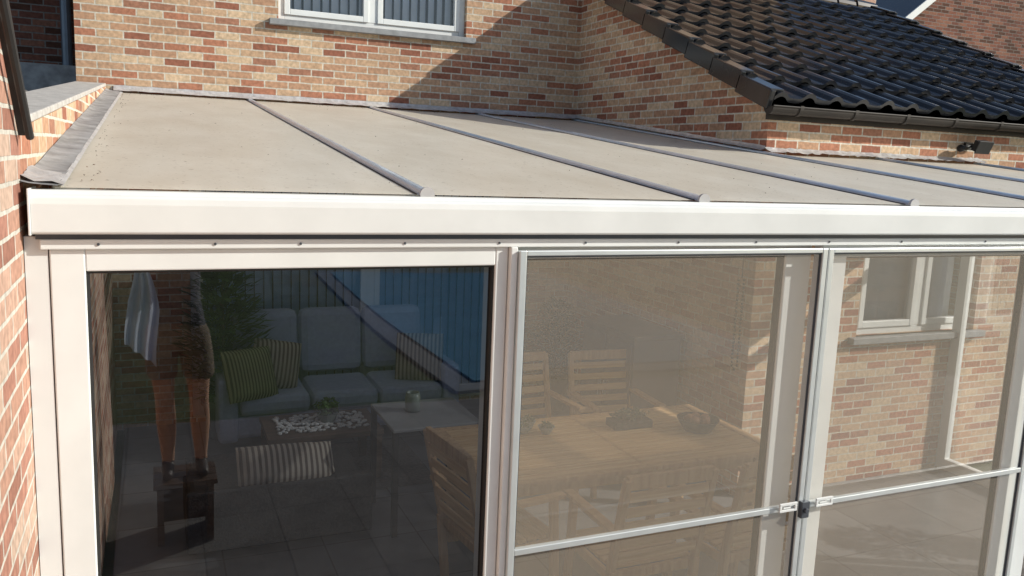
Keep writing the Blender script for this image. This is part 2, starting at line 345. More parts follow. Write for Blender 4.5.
def strip(name,pts,mat,parent=cons,jit=.004,seg=40):
    g=G(); vs=[];fs=[]
    a,b=pts
    for k in range(seg+1):
        t=k/seg
        for p,q in zip(a,b):
            v=Vector(p).lerp(Vector(q),t); vs.append(v+Vector((random.uniform(-1,1),random.uniform(-1,1),random.uniform(-1,1)))*jit)
    n=len(a)
    for k in range(seg):
        for i in range(n-1): fs.append((k*n+i,k*n+i+1,(k+1)*n+i+1,(k+1)*n+i))
    g.add(vs,fs); return g.obj(name,mat,parent,smooth=True)
strip('edge_flashing',([(-.057,-.02,rz(0)+.022),(-.04,-.02,rz(0)+.016),(-.01,-.02,rz(0)+.014),(.030,-.02,rz(0)+.012)],[(-.057,B,rz(B)+.03),(-.03,B,rz(B)+.02),(.02,B,rz(B)+.018),(.05,B,rz(B)+.014)]),'lead',jit=.0016)
strip('edge_sealant',([(.029,.0,rz(0)+.0145),(.040,.0,rz(0)+.010)],[(.05,B,rz(B)+.0165),(.066,B,rz(B)+.010)]),'foil',jit=.0010)
strip('corner_foil',([(-.057,.0,rz(0)+.034),(-.03,.0,rz(0)+.024),(.01,.0,rz(0)+.020),(.036,.0,rz(0)+.014)],[(-.057,.22,rz(.22)+.034),(-.03,.22,rz(.22)+.024),(.01,.22,rz(.22)+.020),(.034,.22,rz(.22)+.014)]),'foil',jit=.004,seg=8)
strip('wall_flashing',([(0,B-.006,rz(B)+.06),(0,B-.03,rz(B)+.035),(0,B-.07,rz(B)+.022),(0,B-.10,rz(B)+.014)],[(XG,B-.006,rz(B)+.06),(XG,B-.03,rz(B)+.035),(XG,B-.07,rz(B)+.022),(XG,B-.10,rz(B)+.014)]),'foil',jit=.003,seg=80)
strip('gable_flashing',([(XG-.006,YF,rz(YF)+.06),(XG-.02,YF,rz(YF)+.035),(XG-.05,YF,rz(YF)+.034)],[(XG-.006,B,rz(B)+.06),(XG-.02,B,rz(B)+.035),(XG-.05,B,rz(B)+.034)]),'foil',jit=.003)
strip('front_wall_flashing',([(XG-.02,YF-.008,rz(YF)+.05),(XG-.02,YF-.03,rz(YF)+.035),(XG-.02,YF-.08,rz(YF)+.02)],[(XE,YF-.008,rz(YF)+.05),(XE,YF-.03,rz(YF)+.035),(XE,YF-.08,rz(YF)+.02)]),'foil',jit=.006,seg=60)
def door(name,x0,x1,l,r,t,b,y0=.0,y1=.06,z0=.03,z1=2.176,gm='glass'):
    e=empty(name); e.parent=cons
    g=G(); g.box(x0,x0+l,y0,y1,z0,z1); g.box(x1-r,x1,y0,y1,z0,z1); g.box(x0+l,x1-r,y0+.001,y1-.001,z1-t,z1); g.box(x0+l,x1-r,y0+.001,y1-.001,z0,z0+b)
    g.obj('frame','white',e,bevel=.004)
    ix0,ix1,iz0,iz1=x0+l,x1-r,z0+b,z1-t; ym=(y0+y1)/2
    g=G(); w=.007
    g.box(ix0,ix0+w,y0+.01,y1-.01,iz0,iz1); g.box(ix1-w,ix1,y0+.01,y1-.01,iz0,iz1); g.box(ix0+w,ix1-w,y0+.01,y1-.01,iz1-w,iz1); g.box(ix0+w,ix1-w,y0+.01,y1-.01,iz0,iz0+w)
    g.obj('gasket','rubber',e)
    mk('glass_pane',[(ix0+w,ym,iz0+w),(ix1-w,ym,iz0+w),(ix1-w,ym,iz1-w),(ix0+w,ym,iz1-w)],[(0,1,2,3)],gm,e)
    return e
door('sliding_door_left',0.0,1.340,.086,.045,.062,.10,y0=-.008,y1=.045,gm='glasst')
door('sliding_door_middle',1.30,2.70,.05,.13,.05,.10,y0=.055,y1=.11)
door('sliding_door_right',2.705,4.06,.13,.12,.05,.10,y0=.002,y1=.05)
door('sliding_door_end',4.10,XE,.1,.1,.06,.10)
box('meeting_stile',1.342,1.366,-.028,.045,.03,2.176,'white',cons,bevel=.003)
g=G(); g.box(XE-.06,XE,.10,.16,.03,2.176); g.box(XE-.06,XE,YF-.08,YF,.03,2.36); g.box(XE-.06,XE,.16,YF-.08,.03,.12); g.box(XE-.06,XE,.10,YF-.08,2.176,2.26); g.obj('side_frame','white',cons)
mk('side_glass',[(XE-.03,.16,.12),(XE-.03,YF-.08,.12),(XE-.03,YF-.08,2.176),(XE-.03,.16,2.176)],[(0,1,2,3)],'glass2',cons)
box('wall_filler_strip',-.058,-.003,-.004,.05,0,2.21,'whited',cons)
box('threshold_track',0,XE,-.05,.14,-.003,.03,'alu',cons)
bc=empty('blind_bead_chain',(2.56,.30,1.60)); g=G()
for k in range(24):
    g.ellip((.013*sin(pi*min(.5,k/3.)),0,k*.017),(.006,.006,.007),8,6)
    g.ellip((-.013*sin(pi*min(.5,k/3.)),.004,k*.017),(.006,.006,.007),8,6)
g.cyl((0,0,.40),(0,0,.60),.003,n=5); g.obj('beads','rubber',bc)
def screen(x0,x1,hx):
    e=empty('insect_screen_door',((x0+x1)/2,-.03,0)); X=lambda a:a-(x0+x1)/2
    y0,y1=-.012,.012; w=.026; z0,z1=.03,2.166; zr=ZC-1.372
    a,b=X(x0),X(x1)
    g=G(); g.box(a,a+w,y0,y1,z0,z1); g.box(b-w,b,y0,y1,z0,z1); g.box(a+w,b-w,y0+.001,y1-.001,z1-w*.7,z1); g.box(a+w,b-w,y0+.001,y1-.001,z0,z0+.05); g.box(a+w,b-w,y0+.001,y1-.001,zr-.012,zr+.012)
    g.obj('frame','alu',e,bevel=.003)
    g=G()
    for (c,d) in((z0+.05,zr-.012),(zr+.012,z1-w*.7)):
        g.add([(a+w,0.004,c),(b-w,0.004,c),(b-w,0.004,d),(a+w,0.004,d)],[(0,1,2,3)])
    g.obj('mesh','screen',e)
    g=G()
    for c,d in((a+w,a+w+.005),(b-w-.005,b-w)): g.box(c,d,-.004,.003,z0+.05,z1-w*.7)
    g.box(a+w,b-w,-.004,.003,z1-w*.7-.006,z1-w*.7-.0005); g.obj('spline','gap',e)
    g=G(); h=X(hx); yy=-.03
    g.box(h-.045,h+.045,yy,yy+.008,zr+.02,zr+.032); g.box(h-.045,h+.045,yy,yy+.008,zr-.006,zr+.004)
    g.box(h-.045,h-.033,yy,yy+.008,zr+.004,zr+.02); g.box(h+.033,h+.045,yy,yy+.008,zr+.004,zr+.02); g.box(h-.02,h+.02,yy+.008,y0,zr+.004,zr+.012)
    g.obj('handle','whited',e,bevel=.002)
    return e
e1=screen(1.368,2.692,2.60); screen(2.698,4.05,2.79)
g=G(); c=2.685-2.03; g.box(c-.018,c+.022,-.034,-.0125,1.055,1.125); g.cyl((c,-.034,1.09),(c,-.046,1.09),.011,n=10); g.obj('latch','gap',e1,bevel=.002)
# ---------------------------------------------------------------- brick house
house=empty('brick_house')
g=G()
wallY(g,B,B+.25,-.27,6.6,0,7.2,[(1.30,3.02,3.56,4.85),(.55,3.5,.06,2.25)])
g.prism([(YF,0),(B,0),(B,2.86+.45*(B-2.12)),(YF,2.86+.45*(YF-2.12))],'X',XG,XG+.2)
wallY(g,YF+.001,YF+.2,XG+.2,8.25,0,2.86,[(5.25,6.55,1.2,2.25)])
g.box(8.05,8.25,YF+.2,6.0,0,2.86)
g.prism([(YF+.2,2.86),(5.4,2.86+.45*3.2),(6.0,4.0),(6.0,2.86)],'X',8.05,8.25)
g.box(-.27,-.02,B+.25,9,0,7.2); g.box(6.35,6.6,B+.25,9,0,7.2)
g.obj('brick_walls','brick',house)
def window(par,x0,x1,z0,z1,y,mull,curt,sill=True,cm='curtain',off=.2):
    e=empty('window_%d'%int(x0*100)); e.parent=par
    f=.055; g=G()
    g.box(x0,x0+f,y+.06,y+.13,z0,z1); g.box(x1-f,x1,y+.06,y+.13,z0,z1); g.box(x0+f,x1-f,y+.061,y+.129,z1-f,z1); g.box(x0+f,x1-f,y+.061,y+.129,z0,z0+f)
    for m in mull: g.box(m-.04,m+.04,y+.058,y+.132,z0+f,z1-f)
    xs=[x0+f]+sum([[m-.04,m+.04] for m in mull],[])+[x1-f]
    for a,b in zip(xs[::2],xs[1::2]):
        c,d=z0+f,z1-f; w=.05
        g.box(a,a+w,y+.045,y+.10,c,d);g.box(b-w,b,y+.045,y+.10,c,d);g.box(a+w,b-w,y+.046,y+.099,d-w,d);g.box(a+w,b-w,y+.046,y+.099,c,c+w)
    g.obj('frame','white',e,bevel=.004)
    mk('pane',[(x0+.1,y+.08,z0+.1),(x1-.1,y+.08,z0+.1),(x1-.1,y+.08,z1-.1),(x0+.1,y+.08,z1-.1)],[(0,1,2,3)],'glass2',e)
    g=G(); k=x0+.06
    while k<x1-.1:
        c=Matrix.Translation((k+.045,y+off,0))@Matrix.Rotation(radians(curt+random.uniform(-5,5)),4,'Z'); g.box(-.044,.044,-.001,.001,z0+.04,z1-.03,0,c); k+=.082
    g.obj('vertical_blinds',cm,e)
    box('room_dark',x0-.1,x1+.1,y+.5,y+.52,z0-.1,z1+.1,'gap',e)  # added dark sheet, painted stand-in for the unlit room behind the blinds
    if sill: box('sill',x0-.08,x1+.08,y-.06,y+.045,z0-.05,z0,'stone',e,bevel=.004)
    return e
window(house,1.30,3.02,3.56,4.85,B,[2.14],35,off=.15)
window(house,.55,3.5,.06,2.25,B,[2.15],28,False,'blind')
window(house,5.25,6.55,1.2,2.25,YF,[5.95],-20)
XL,XR=4.15,8.32; Y0=2.11; YR=5.42; TS=.45; ZE=2.905; ang=atan(TS)
def roofz(y): return ZE+TS*(y-2.12)
g=G(); tw=.245; nc=int(round((XR-XL)/tw)); tw=(XR-XL)/nc; sub=10; L=(YR-Y0)/cos(ang); ncs=10; cl=L/ncs
def prof(u):
    return .036*max(0,sin(pi*min(1,u/.50)))**.8 if u<.50 else -.006*sin(pi*(u-.5)/.5)
nx=nc*sub+1
for c in range(ncs):
    rows=[(c*cl-.015,.048),(c*cl-.015,.060),((c+1)*cl,.018)]
    vs=[]; tj=[random.uniform(-.004,.004) for _ in range(nc+1)]
    for (s,off) in rows:
        for i in range(nx):
            x=XL+(XR-XL)*i/(nx-1); h=prof((i/sub)%1.0)
            o=off+h+tj[i//sub]; o = o if off!=.048 else o-.02
            vs.append((x,Y0+s*cos(ang)-o*sin(ang),roofz(Y0)+s*sin(ang)+o*cos(ang)))
    fs=[(r*nx+i,r*nx+i+1,(r+1)*nx+i+1,(r+1)*nx+i) for r in range(2) for i in range(nx-1)]
    g.add(vs,fs)
g.obj('roof_tiles','tile',house)
g=G()
for X,sg in((XL,-1),(XR,1)):
    for c in range(ncs):
        s0=c*cl-.03; s1=(c+1)*cl
        a=Vector((X+sg*.02,Y0+s0*cos(ang),roofz(Y0)+s0*sin(ang)+.035)); b=Vector((X+sg*.02,Y0+s1*cos(ang),roofz(Y0)+s1*sin(ang)+.01))
        g.beam(a,b,.04,.13); g.beam(a+Vector((-sg*.045,0,.065)),b+Vector((-sg*.045,0,.055)),.12,.022)
g.obj('verge_tiles','tile',house,bevel=.006)
g=G(); nr=14
for i in range(nr):
    a=XL+(XR-XL)*i/nr; b=XL+(XR-XL)*(i+1)/nr+.03; g.cyl((a,YR,roofz(YR)+.02),(b,YR,roofz(YR)+.015),.10,.085,14)
g.obj('ridge_tiles','tile',house)
g=G(); g.add([(XL,Y0+.05,roofz(Y0)-.02),(XR,Y0+.05,roofz(Y0)-.02),(XR,YR,roofz(YR)-.03),(XL,YR,roofz(YR)-.03),(XR,7.5,roofz(Y0)+.4),(XL,7.5,roofz(Y0)+.4)],[(0,1,2,3),(3,2,4,5)]); g.obj('roof_deck','tile',house)
g=G(); n=10; yc,zc,r=Y0-.02,roofz(Y0)-.02,.05
vs=[];fs=[]
for x in(XL-.03,XR):
    for k in range(n+1): t=pi+pi*k/n; vs.append((x,yc+cos(t)*r,zc+sin(t)*r))
    for k in range(n+1): t=2*pi-pi*k/n; vs.append((x,yc+cos(t)*(r-.006),zc+sin(t)*(r-.006)))
q=2*n+2
for k in range(q): fs.append((k,(k+1)%q,q+(k+1)%q,q+k))
g.add(vs,fs)
for x in (XL-.03,XR-.005):
    g.add([(x,yc+cos(pi+pi*k/n)*r,zc+sin(pi+pi*k/n)*r) for k in range(n+1)],[tuple(range(n+1))])
for i in range(9): 
    x=XL+.2+i*.5
    vs=[];
    for xx in(x,x+.03):
        for k in range(n+1): t=pi+pi*k/n; vs.append((xx,yc+cos(t)*(r+.006),zc+sin(t)*(r+.006)))
    g.add(vs,[(k,k+1,n+2+k,n+1+k) for k in range(n)]); g.box(x,x+.03,yc-r-.006,yc-r+.006,zc-.002,zc+.014)
g.cyl((XL-.03,yc-r,zc+.003),(XR,yc-r,zc+.003),.006,n=8)
g.obj('eave_gutter','dark',house)
g=G(); g.box(XG-.03,8.3,YF-.025,YF-.002,2.80,2.87); g.obj('fascia_board','dark',house)
fl=empty('floodlight',(6.20,YF-.01,2.70))
g=G(); g.box(-.04,.04,-.02,.0,-.03,.03); g.beam((0,-.02,0),(0,-.10,.01),.025,.025); g.obj('bracket','black',fl)
g=G(); R_=Matrix.Translation((0,-.125,.0))@Matrix.Rotation(radians(22),4,'X'); g.box(-.07,.07,-.022,.025,-.042,.042,0,R_); g.box(-.082,.082,-.032,-.0225,-.052,.052,0,R_); g.obj('lamp_head','rubber',fl,bevel=.006)
g=G(); g.ellip((-.13,-.05,-.02),(.028,.035,.028)); g.beam((-.12,-.05,-.01),(0,-.05,0),.02,.02); g.obj('motion_sensor','black',fl,smooth=True)
g=G(); g.box(9.0,9.6,6.6,7.2,3,5.6); g.obj('chimney','brick2',house)
# ---------------------------------------------------------------- left walls
sw=empty('side_brick_house')
g=G(); g.prism([(.02,0),(.02,2.50),(-.02,2.52),(-3.9,6.4),(-3.9,0)],'X',-.30,-.06); g.obj('gable_brick_wall','brick2',sw)
g=G(); g.beam((-.048,.03,2.495),(-.048,-3.9,6.42),.022,.06); g.beam((-.19,.05,2.545),(-.19,-3.9,6.50),.24,.03); g.obj('verge_trim','black',sw)
g=G(); g.cyl((-.03,-.02,2.47),(-.03,-.9,3.20),.010,n=8); g.obj('cable','black',sw)
pw=empty('boundary_brick_wall')
g=G(); g.prism([(.021,0),(.021,2.49),(B-.02,2.90),(B-.02,0)],'X',-.27,-.06); g.obj('brick_courses','brick',pw)
g=G(); nseg=9
for i in range(nseg):
    a=.03+(B-.06)*i/nseg; b=.03+(B-.06)*(i+1)/nseg-.006; z=lambda y:2.49+.41*(y-.02)/5.08
    g.beam((-.168,a,z(a)+.014),(-.168,b,z(b)+.014),.22,.024)
g.obj('coping_stones','cap',pw,bevel=.004)
nb=empty('neighbour_house')
g=G(); g.box(-9,-.275,6.4,6.65,0,8); g.obj('brick_wall','brick3',nb)
g=G(); g.box(-9,-.3,.3,6.4,2.55,2.7); g.obj('flat_roof','gravel',nb)
g=G(); g.box(-3.0,-.28,6.1,6.4,2.7,3.12,0); g.obj('roof_upstand','lead',nb)
g=G(); g.cyl((-.42,6.34,2.7),(-.42,6.34,7.8),.045,n=12); g.obj('downpipe','pipe',nb)
nh=empty('neighbour_house')
g=G(); g.prism([(12.6,0),(12.6,4.9),(16.0,7.4),(20,4.9),(20,0)],'Y',9.2,9.5); g.box(12.6,12.85,9.5,16,0,4.9); g.box(19.75,20,9.5,16,0,4.9); g.obj('brick_gable','brick3',nh)
g=G(); g.beam((12.3,9.15,4.75),(16.0,9.15,7.5),.12,.16,up=(0,1,0)); g.beam((16.0,9.15,7.5),(20.2,9.15,4.85),.12,.16,up=(0,1,0)); g.obj('barge_boards','white',nh)
g=G(); g.add([(12.2,9.1,4.75),(16,9.1,7.6),(16,16,7.6),(12.2,16,4.75),(20.3,9.1,4.8),(20.3,16,4.8)],[(0,1,2,3),(1,4,5,2)]); g.obj('roof','tile',nh)
# ---------------------------------------------------------------- furniture
def chair(x,y,rz_,z=.02):
    e=empty('wooden_garden_chair',(x,y,z),rz_)
    g=G(); W=.25
    for i in range(7): g.box(-W+.02,W-.02,-.20+i*.062,-.20+i*.062+.05,.43,.45)
    g.obj('seat','teak',e,bevel=.003)
    g=G()
    for s in(-1,1):
        g.beam((s*W,.22,0),(s*W,.18,.66),.035,.045); g.beam((s*W,-.20,0),(s*W,-.24,.45),.035,.045); g.beam((s*W,-.23,.43),(s*W,-.34,.96),.035,.04)
        g.beam((s*W,-.24,.41),(s*W,.22,.41),.025,.05); g.beam((s*(W+.01),-.30,.665),(s*(W+.01),.24,.675),.055,.025)
    g.beam((-W,.20,.40),(W,.20,.40),.03,.05,up=(0,0,1)); g.beam((-W,-.21,.40),(W,-.21,.40),.03,.05)
    g.beam((-W,-.335,.94),(W,-.335,.94),.03,.07)
    g.obj('frame','teakz',e,bevel=.004)
    g=G()
    for i in range(5): zz=.52+i*.085; yy=-.245-(zz-.45)*.2; g.beam((-W+.02,yy,zz),(W-.02,yy,zz),.014,.05)
    g.obj('backrest','teak',e,bevel=.003)
    return e
chair(2.55,1.02,0); chair(3.20,1.00,.06); chair(2.80,2.78,pi+.05); chair(3.45,2.72,pi-.08); chair(1.98,1.45,-pi/2+.12)
dt=empty('dining_table',(2.84,1.82,.02))
g=G(); L2,W2=.98,.50; n=13
for i in range(n):
    y=-W2+.05+i*(2*W2-.1)/n; g.box(-L2+.07,-.01,y,y+(2*W2-.1)/n-.009,.70,.722); g.box(.01,L2-.07,y,y+(2*W2-.1)/n-.009,.70,.722)
g.obj('top_slats','teak',dt,bevel=.002)
g=G()
g.box(-L2,-L2+.07,-W2,W2,.695,.725);g.box(L2-.07,L2,-W2,W2,.695,.725);g.box(-L2+.07,L2-.07,-W2,-W2+.05,.696,.724);g.box(-L2+.07,L2-.07,W2-.05,W2,.696,.724);g.box(-.009,.009,-W2+.05,W2-.05,.695,.7215)
for a in(-1,1):
    for b in(-1,1): g.box(a*.86-.035,a*.86+.035,b*.40-.035,b*.40+.035,0,.695)
g.box(-.82,.82,-.42,-.39,.61,.69);g.box(-.82,.82,.39,.42,.61,.69);g.box(-.88,-.84,-.36,.36,.61,.69);g.box(.84,.88,-.36,.36,.61,.69)
g.obj('frame_and_legs','teakz',dt,bevel=.003)
st=empty('side_table',(1.92,2.66,.02))
g=G(); g.box(-.30,.30,-.30,.30,.70,.72); g.obj('top','tabletop',st,bevel=.004)
g=G()
for a in(-1,1):
    for b in(-1,1): g.box(a*.28-.018,a*.28+.018,b*.28-.018,b*.28+.018,0,.70)
g.obj('legs','black',st)
j=empty('glass_candle_jar',(1.85,2.72,.742)); g=G(); g.lathe((0,0,0),[(0,0.002),(.05,.002),(.052,.10),(.045,.13),(.04,.13),(.045,.10),(.043,.012),(0,.012)]); g.obj('jar','ceram',j,smooth=True); g=G(); g.cyl((0,0,.013),(0,0,.07),.03); g.obj('candle','leaf',j)
for k,(x,y,r) in enumerate([(2.38,2.08,.07),(2.52,2.02,.055),(2.46,2.16,.05)]):
    e=empty('ceramic_bowl',(x,y,.746)); g=G(); g.lathe((0,0,0),[(0,0),(r*.5,0),(r,.05),(r*.93,.05),(r*.45,.012),(0,.012)]); g.obj('bowl','ceram',e,smooth=True)
    g=G(); leaves(g,(0,0,.055),(r*.8,r*.8,.03),60,.015); g.obj('succulent','leaf',e)
e=empty('plant_tray',(3.12,2.0,.746)); g=G(); g.box(-.14,.14,-.07,.07,0,.05); g.obj('tray','wicker',e,bevel=.005); g=G(); leaves(g,(0,0,.08),(.15,.08,.04),260,.02); g.obj('plants','leafd',e)
e=empty('fruit_basket',(3.52,1.80,.746)); g=G(); g.lathe((0,0,0),[(0,0),(.09,0),(.14,.08),(.13,.08),(.08,.01),(0,.01)]); g.obj('basket','black',e,smooth=True)
g=G(); 
for k in range(5): g.ellip((cos(k*1.26)*.055,sin(k*1.26)*.055,.07),(.035,.035,.033),10,8)
g.obj('fruit','terra',e,smooth=True)
so=empty('sofa',(1.72,4.60,.02))
g=G(); g.box(-1.0,1.0,-.36,.40,.10,.30); g.box(-1.02,-.86,-.40,.42,.08,.62); g.box(.86,1.02,-.40,.42,.08,.62); g.obj('base_and_arms','sofa',so,bevel=.04)
for i in range(3):
    x=-.573+i*.573
    g=G(); g.box(x-.28,x+.28,-.42,.20,.30,.46); g.obj('seat_cushion_%d'%i,'sofa',so,bevel=.05)
    g=G(); g.box(-.283,.283,-.09,.09,0,.58,0,Matrix.Translation((x,.28,.46))@Matrix.Rotation(-.14,4,'X')); g.obj('back_cushion_%d'%i,'sofa',so,bevel=.07)
cushion('striped_cushion',.42,.42,.16,'cush',loc=(2.42,4.42,.68),rot=(radians(68),0,-.35))
cushion('striped_cushion',.42,.42,.16,'cushg',loc=(.95,4.25,.66),rot=(radians(66),0,.35))
cushion('striped_cushion',.40,.40,.15,'cush',loc=(1.18,4.45,.68),rot=(radians(72),.2,.1))
plane('rug',.45,2.2,3.15,4.2,.027,'rug')
db=empty('lounge_bench',(.95,2.75,.02))
g=G(); g.box(-.55,.55,-.32,.32,.06,.30); g.box(-.55,.55,-.36,-.321,.06,.44); 
g.obj('wicker_base','wicker',db,bevel=.012)
g=G(); g.box(-.53,.53,-.28,.31,.30,.40); g.obj('seat_pad','wicker',db,bevel=.03)
cushion('striped_cushion',.60,.28,.18,'cush',loc=(1.0,2.62,.49),rot=(radians(48),0.05,.06))
ct=empty('coffee_table',(1.40,3.62,.03))
g=G(); g.box(-.42,.42,-.28,.28,.34,.38); 
for a in(-1,1):
    for b in(-1,1): g.box(a*.38-.03,a*.38+.03,b*.24-.03,b*.24+.03,0,.34)
g.obj('table_frame','darkwood',ct,bevel=.004)
g=G()
for k in range(300):
    r=random.uniform(.012,.02); g.ellip((random.uniform(-.33,.33),random.uniform(-.2,.2),.382+r*.5),(r,r*.8,r*.6),6,4)
g.obj('pebbles','pebble',ct)
g=G(); g.lathe((.05,.0,.385),[(0,0),(.05,0),(.08,.07),(.07,.07),(0,.06)],14); g.obj('pot','ceram',ct); g=G(); leaves(g,(.05,0,.50),(.10,.10,.07),200,.025); g.obj('pot_plant','leaf',ct)
def plant(name,x,y,h,r,mat,pot='terra',n=700,ls=.05,z=.02):
    e=empty(name,(x,y,z)); g=G(); g.lathe((0,0,0),[(0,0),(.12,0),(.17,.3),(.185,.3),(.185,.34),(.155,.34),(.155,.29),(0,.29)],18); g.obj('pot',pot,e,smooth=False)
    g=G(); g.cyl((0,0,.28),(0,0,h*.85),.018,.006,8)
    for k in range(14):
        t=random.random()*2*pi; z0=.4+(h-.5)*k/14; g.cyl((0,0,z0),(cos(t)*r*.7,sin(t)*r*.7,z0+.15),.006,.003,5)
    g.obj('stems','bark',e)
    g=G()
    for k in range(n):
        u=random.random(); zz=.36+(h-.36)*u; rr=r*sin(pi*min(.97,u*.8+.15))*random.uniform(.4,1.1); t=random.random()*2*pi
        p=Vector((cos(t)*rr,sin(t)*rr,zz)); a=Vector((cos(t),sin(t),random.uniform(-.2,.8))).normalized(); b=a.cross(Vector((0,0,1))).normalized(); s=ls*random.uniform(.6,1.3)
        g.add([p-a*s*.3,p+b*s*.25+a*s*.3,p+a*s,p-b*s*.25+a*s*.3],[(0,1,2,3)])
    g.obj('foliage',mat,e); return e
plant('potted_shrub',.78,4.66,1.62,.31,'leaf','potg',1500,.10)
plant('potted_plant',5.75,.75,.75,.25,'leaf','terra',500,.06)
plant('potted_plant',3.85,4.6,1.1,.28,'leafd','potg',700,.07)
cb=empty('storage_cabinet',(3.93,3.35,.02)); g=G(); g.box(-.22,.22,-.42,.42,.04,1.06); g.box(-.24,.24,-.44,.44,1.06,1.10); g.obj('carcass','cab',cb,bevel=.005)
g=G(); g.box(-.235,-.222,-.40,-.01,.08,1.03); g.box(-.235,-.222,.01,.40,.08,1.03); g.obj('doors','cab',cb,bevel=.003); g=G(); g.box(-.26,-.235,-.05,-.035,.5,.65); g.box(-.26,-.235,.035,.05,.5,.65); g.obj('handles','alu',cb)
tw_=empty('hanging_towel',(.21,1.10,1.99)); g=G(); nu,nv=16,22; vs=[];fs=[]
for jv in range(nv+1):
    for iu in range(nu+1):
        a=iu/nu*2-1; t=jv/nv; w=.012+.046*min(1,t*2.2)**.7; vs.append((a*w+.01*sin(t*5),.022*sin(a*9+t*2)*min(1,t*3),-t*(.38+.05*a)))
for jv in range(nv):
    for iu in range(nu): k=jv*(nu+1)+iu; fs.append((k,k+1,k+nu+2,k+nu+1))
g.add(vs,fs); g.obj('cloth','towel',tw_,smooth=True); g=G(); g.cyl((0,0,0),(-.21,0,.06),.006,n=6); g.cyl((0,0,-.01),(0,0,.03),.006,n=6); g.obj('hook','black',tw_)
# ---------------------------------------------------------------- garden behind the camera
pl=empty('swimming_pool'); g=G(); g.box(3.2,8.2,-14.2,-5.6,-.029,.0); g.obj('coping','poolc',pl); g=G(); g.box(3.5,7.9,-13.9,-5.9,.0,.02); g.obj('cover','pool',pl)
g=G()
for k in range(7): leaves(g,(-12+k*4.2,-22+random.uniform(-.3,.3),1.1),(2.6,.8,1.4),1200,.09)
g.box(-14,16,-22.3,-21.7,-.02,1.6); g.obj('hedge','leafd')
def tree(x,y,h,r):
    e=empty('garden_tree',(x,y,-.02)); g=G(); g.cyl((0,0,0),(.1,.05,h*.5),.22,.14,10); g.cyl((.1,.05,h*.5),(.05,0,h*.85),.14,.04,8)
    cs=[]
    for k in range(9):
        t=k*2.4; rr=r*random.uniform(.35,.75); p=Vector((cos(t)*rr,sin(t)*rr,h*random.uniform(.5,.95))); g.cyl((.08,.03,h*random.uniform(.35,.6)),p,.07,.02,6); cs.append(p)
    g.obj('trunk_and_limbs','bark',e); g=G()
    for p in cs: leaves(g,p,(r*.5,r*.5,r*.42),450,.12,shell=.2)
    g.obj('crown','leafd',e)
tree(-6,-24,8,3); tree(2,-27,9,3.4); tree(11,-25,7,3)
# ---------------------------------------------------------------- photographer (seen mirrored in the glass)
px,py,pz=.40,-2.86,.42
ph=empty('photographer',(px,py,pz))
def skinmesh(name,verts,edges,radii,root,mats,matfn,parent,sub=2):
    me=bpy.data.meshes.new(name); me.from_pydata(verts,edges,[]); o=bpy.data.objects.new(name,me); COL.objects.link(o)
    s=o.modifiers.new('skin','SKIN'); s.use_smooth_shade=True
    for i,r in enumerate(radii):
        d=me.skin_vertices[0].data[i]; d.radius=r if isinstance(r,tuple) else (r,r); d.use_root=(i==root)
    b=o.modifiers.new('sub','SUBSURF'); b.levels=sub; b.render_levels=sub
    dg=bpy.context.evaluated_depsgraph_get(); m2=bpy.data.meshes.new_from_object(o.evaluated_get(dg)); m2.name=name
    bpy.data.objects.remove(o); m2.materials.clear()
    for m in mats: m2.materials.append(M[m])
    for p in m2.polygons: p.use_smooth=True; p.material_index=matfn(p.center)
    o2=bpy.data.objects.new(name,m2); COL.objects.link(o2); o2.parent=parent; return o2
V=[(0,0,.95),(0,0,1.10),(0,.01,1.30),(0,0,1.44),(0,.02,1.53)]; R=[(.165,.115),(.145,.105),(.17,.12),(.10,.08),(.058,.058)]; E=[(0,1),(1,2),(2,3),(3,4)]
PC=Vector((.255-px,-2.553-py,2.47-pz))
for s in(-1,1):
    k=len(V)
    V+= [(s*.17,0,1.43),(s*.245,.13,1.60),(s*.19,.20,1.78),(s*.10+PC.x,PC.y-.03,PC.z-.07),(s*.085+PC.x,PC.y-.01,PC.z-.02)]; R+=[.062,.045,.042,.028,(.034,.022)]; E+=[(3,k),(k,k+1),(k+1,k+2),(k+2,k+3),(k+3,k+4)]
    k=len(V)
    V+= [(s*.09,0,.88),(s*.10,.01,.68),(s*.10,.015,.50),(s*.10,-.02,.34),(s*.10,-.02,.10),(s*.10,-.02,.05),(s*.105,.09,.035),(s*.11,.17,.03)]; R+=[.10,.085,.060,.066,.040,.042,.042,.03]; E+=[(0,k)]+[(k+i,k+i+1) for i in range(7)]
def bm_(c):
    if c.z<.085: return 3
    if c.z>1.62 or (abs(c.x)>.21 and c.z>1.55) or c.z<.93 or (c.z>1.48 and abs(c.x)<.08): return 0
    return 1
skinmesh('body',V,E,R,0,['skin','shirt','shorts','shoe'],bm_,ph)
V=[(0,0,1.02),(0,0,.93)];R=[(.165,.125),(.175,.13)];E=[(0,1)]
for s in(-1,1):
    k=len(V);V+=[(s*.095,0,.84),(s*.105,.01,.68),(s*.105,.012,.60)];R+=[.115,.105,.10];E+=[(1,k),(k,k+1),(k+1,k+2)]
skinmesh('shorts',V,E,R,0,['shorts'],lambda c:0,ph)
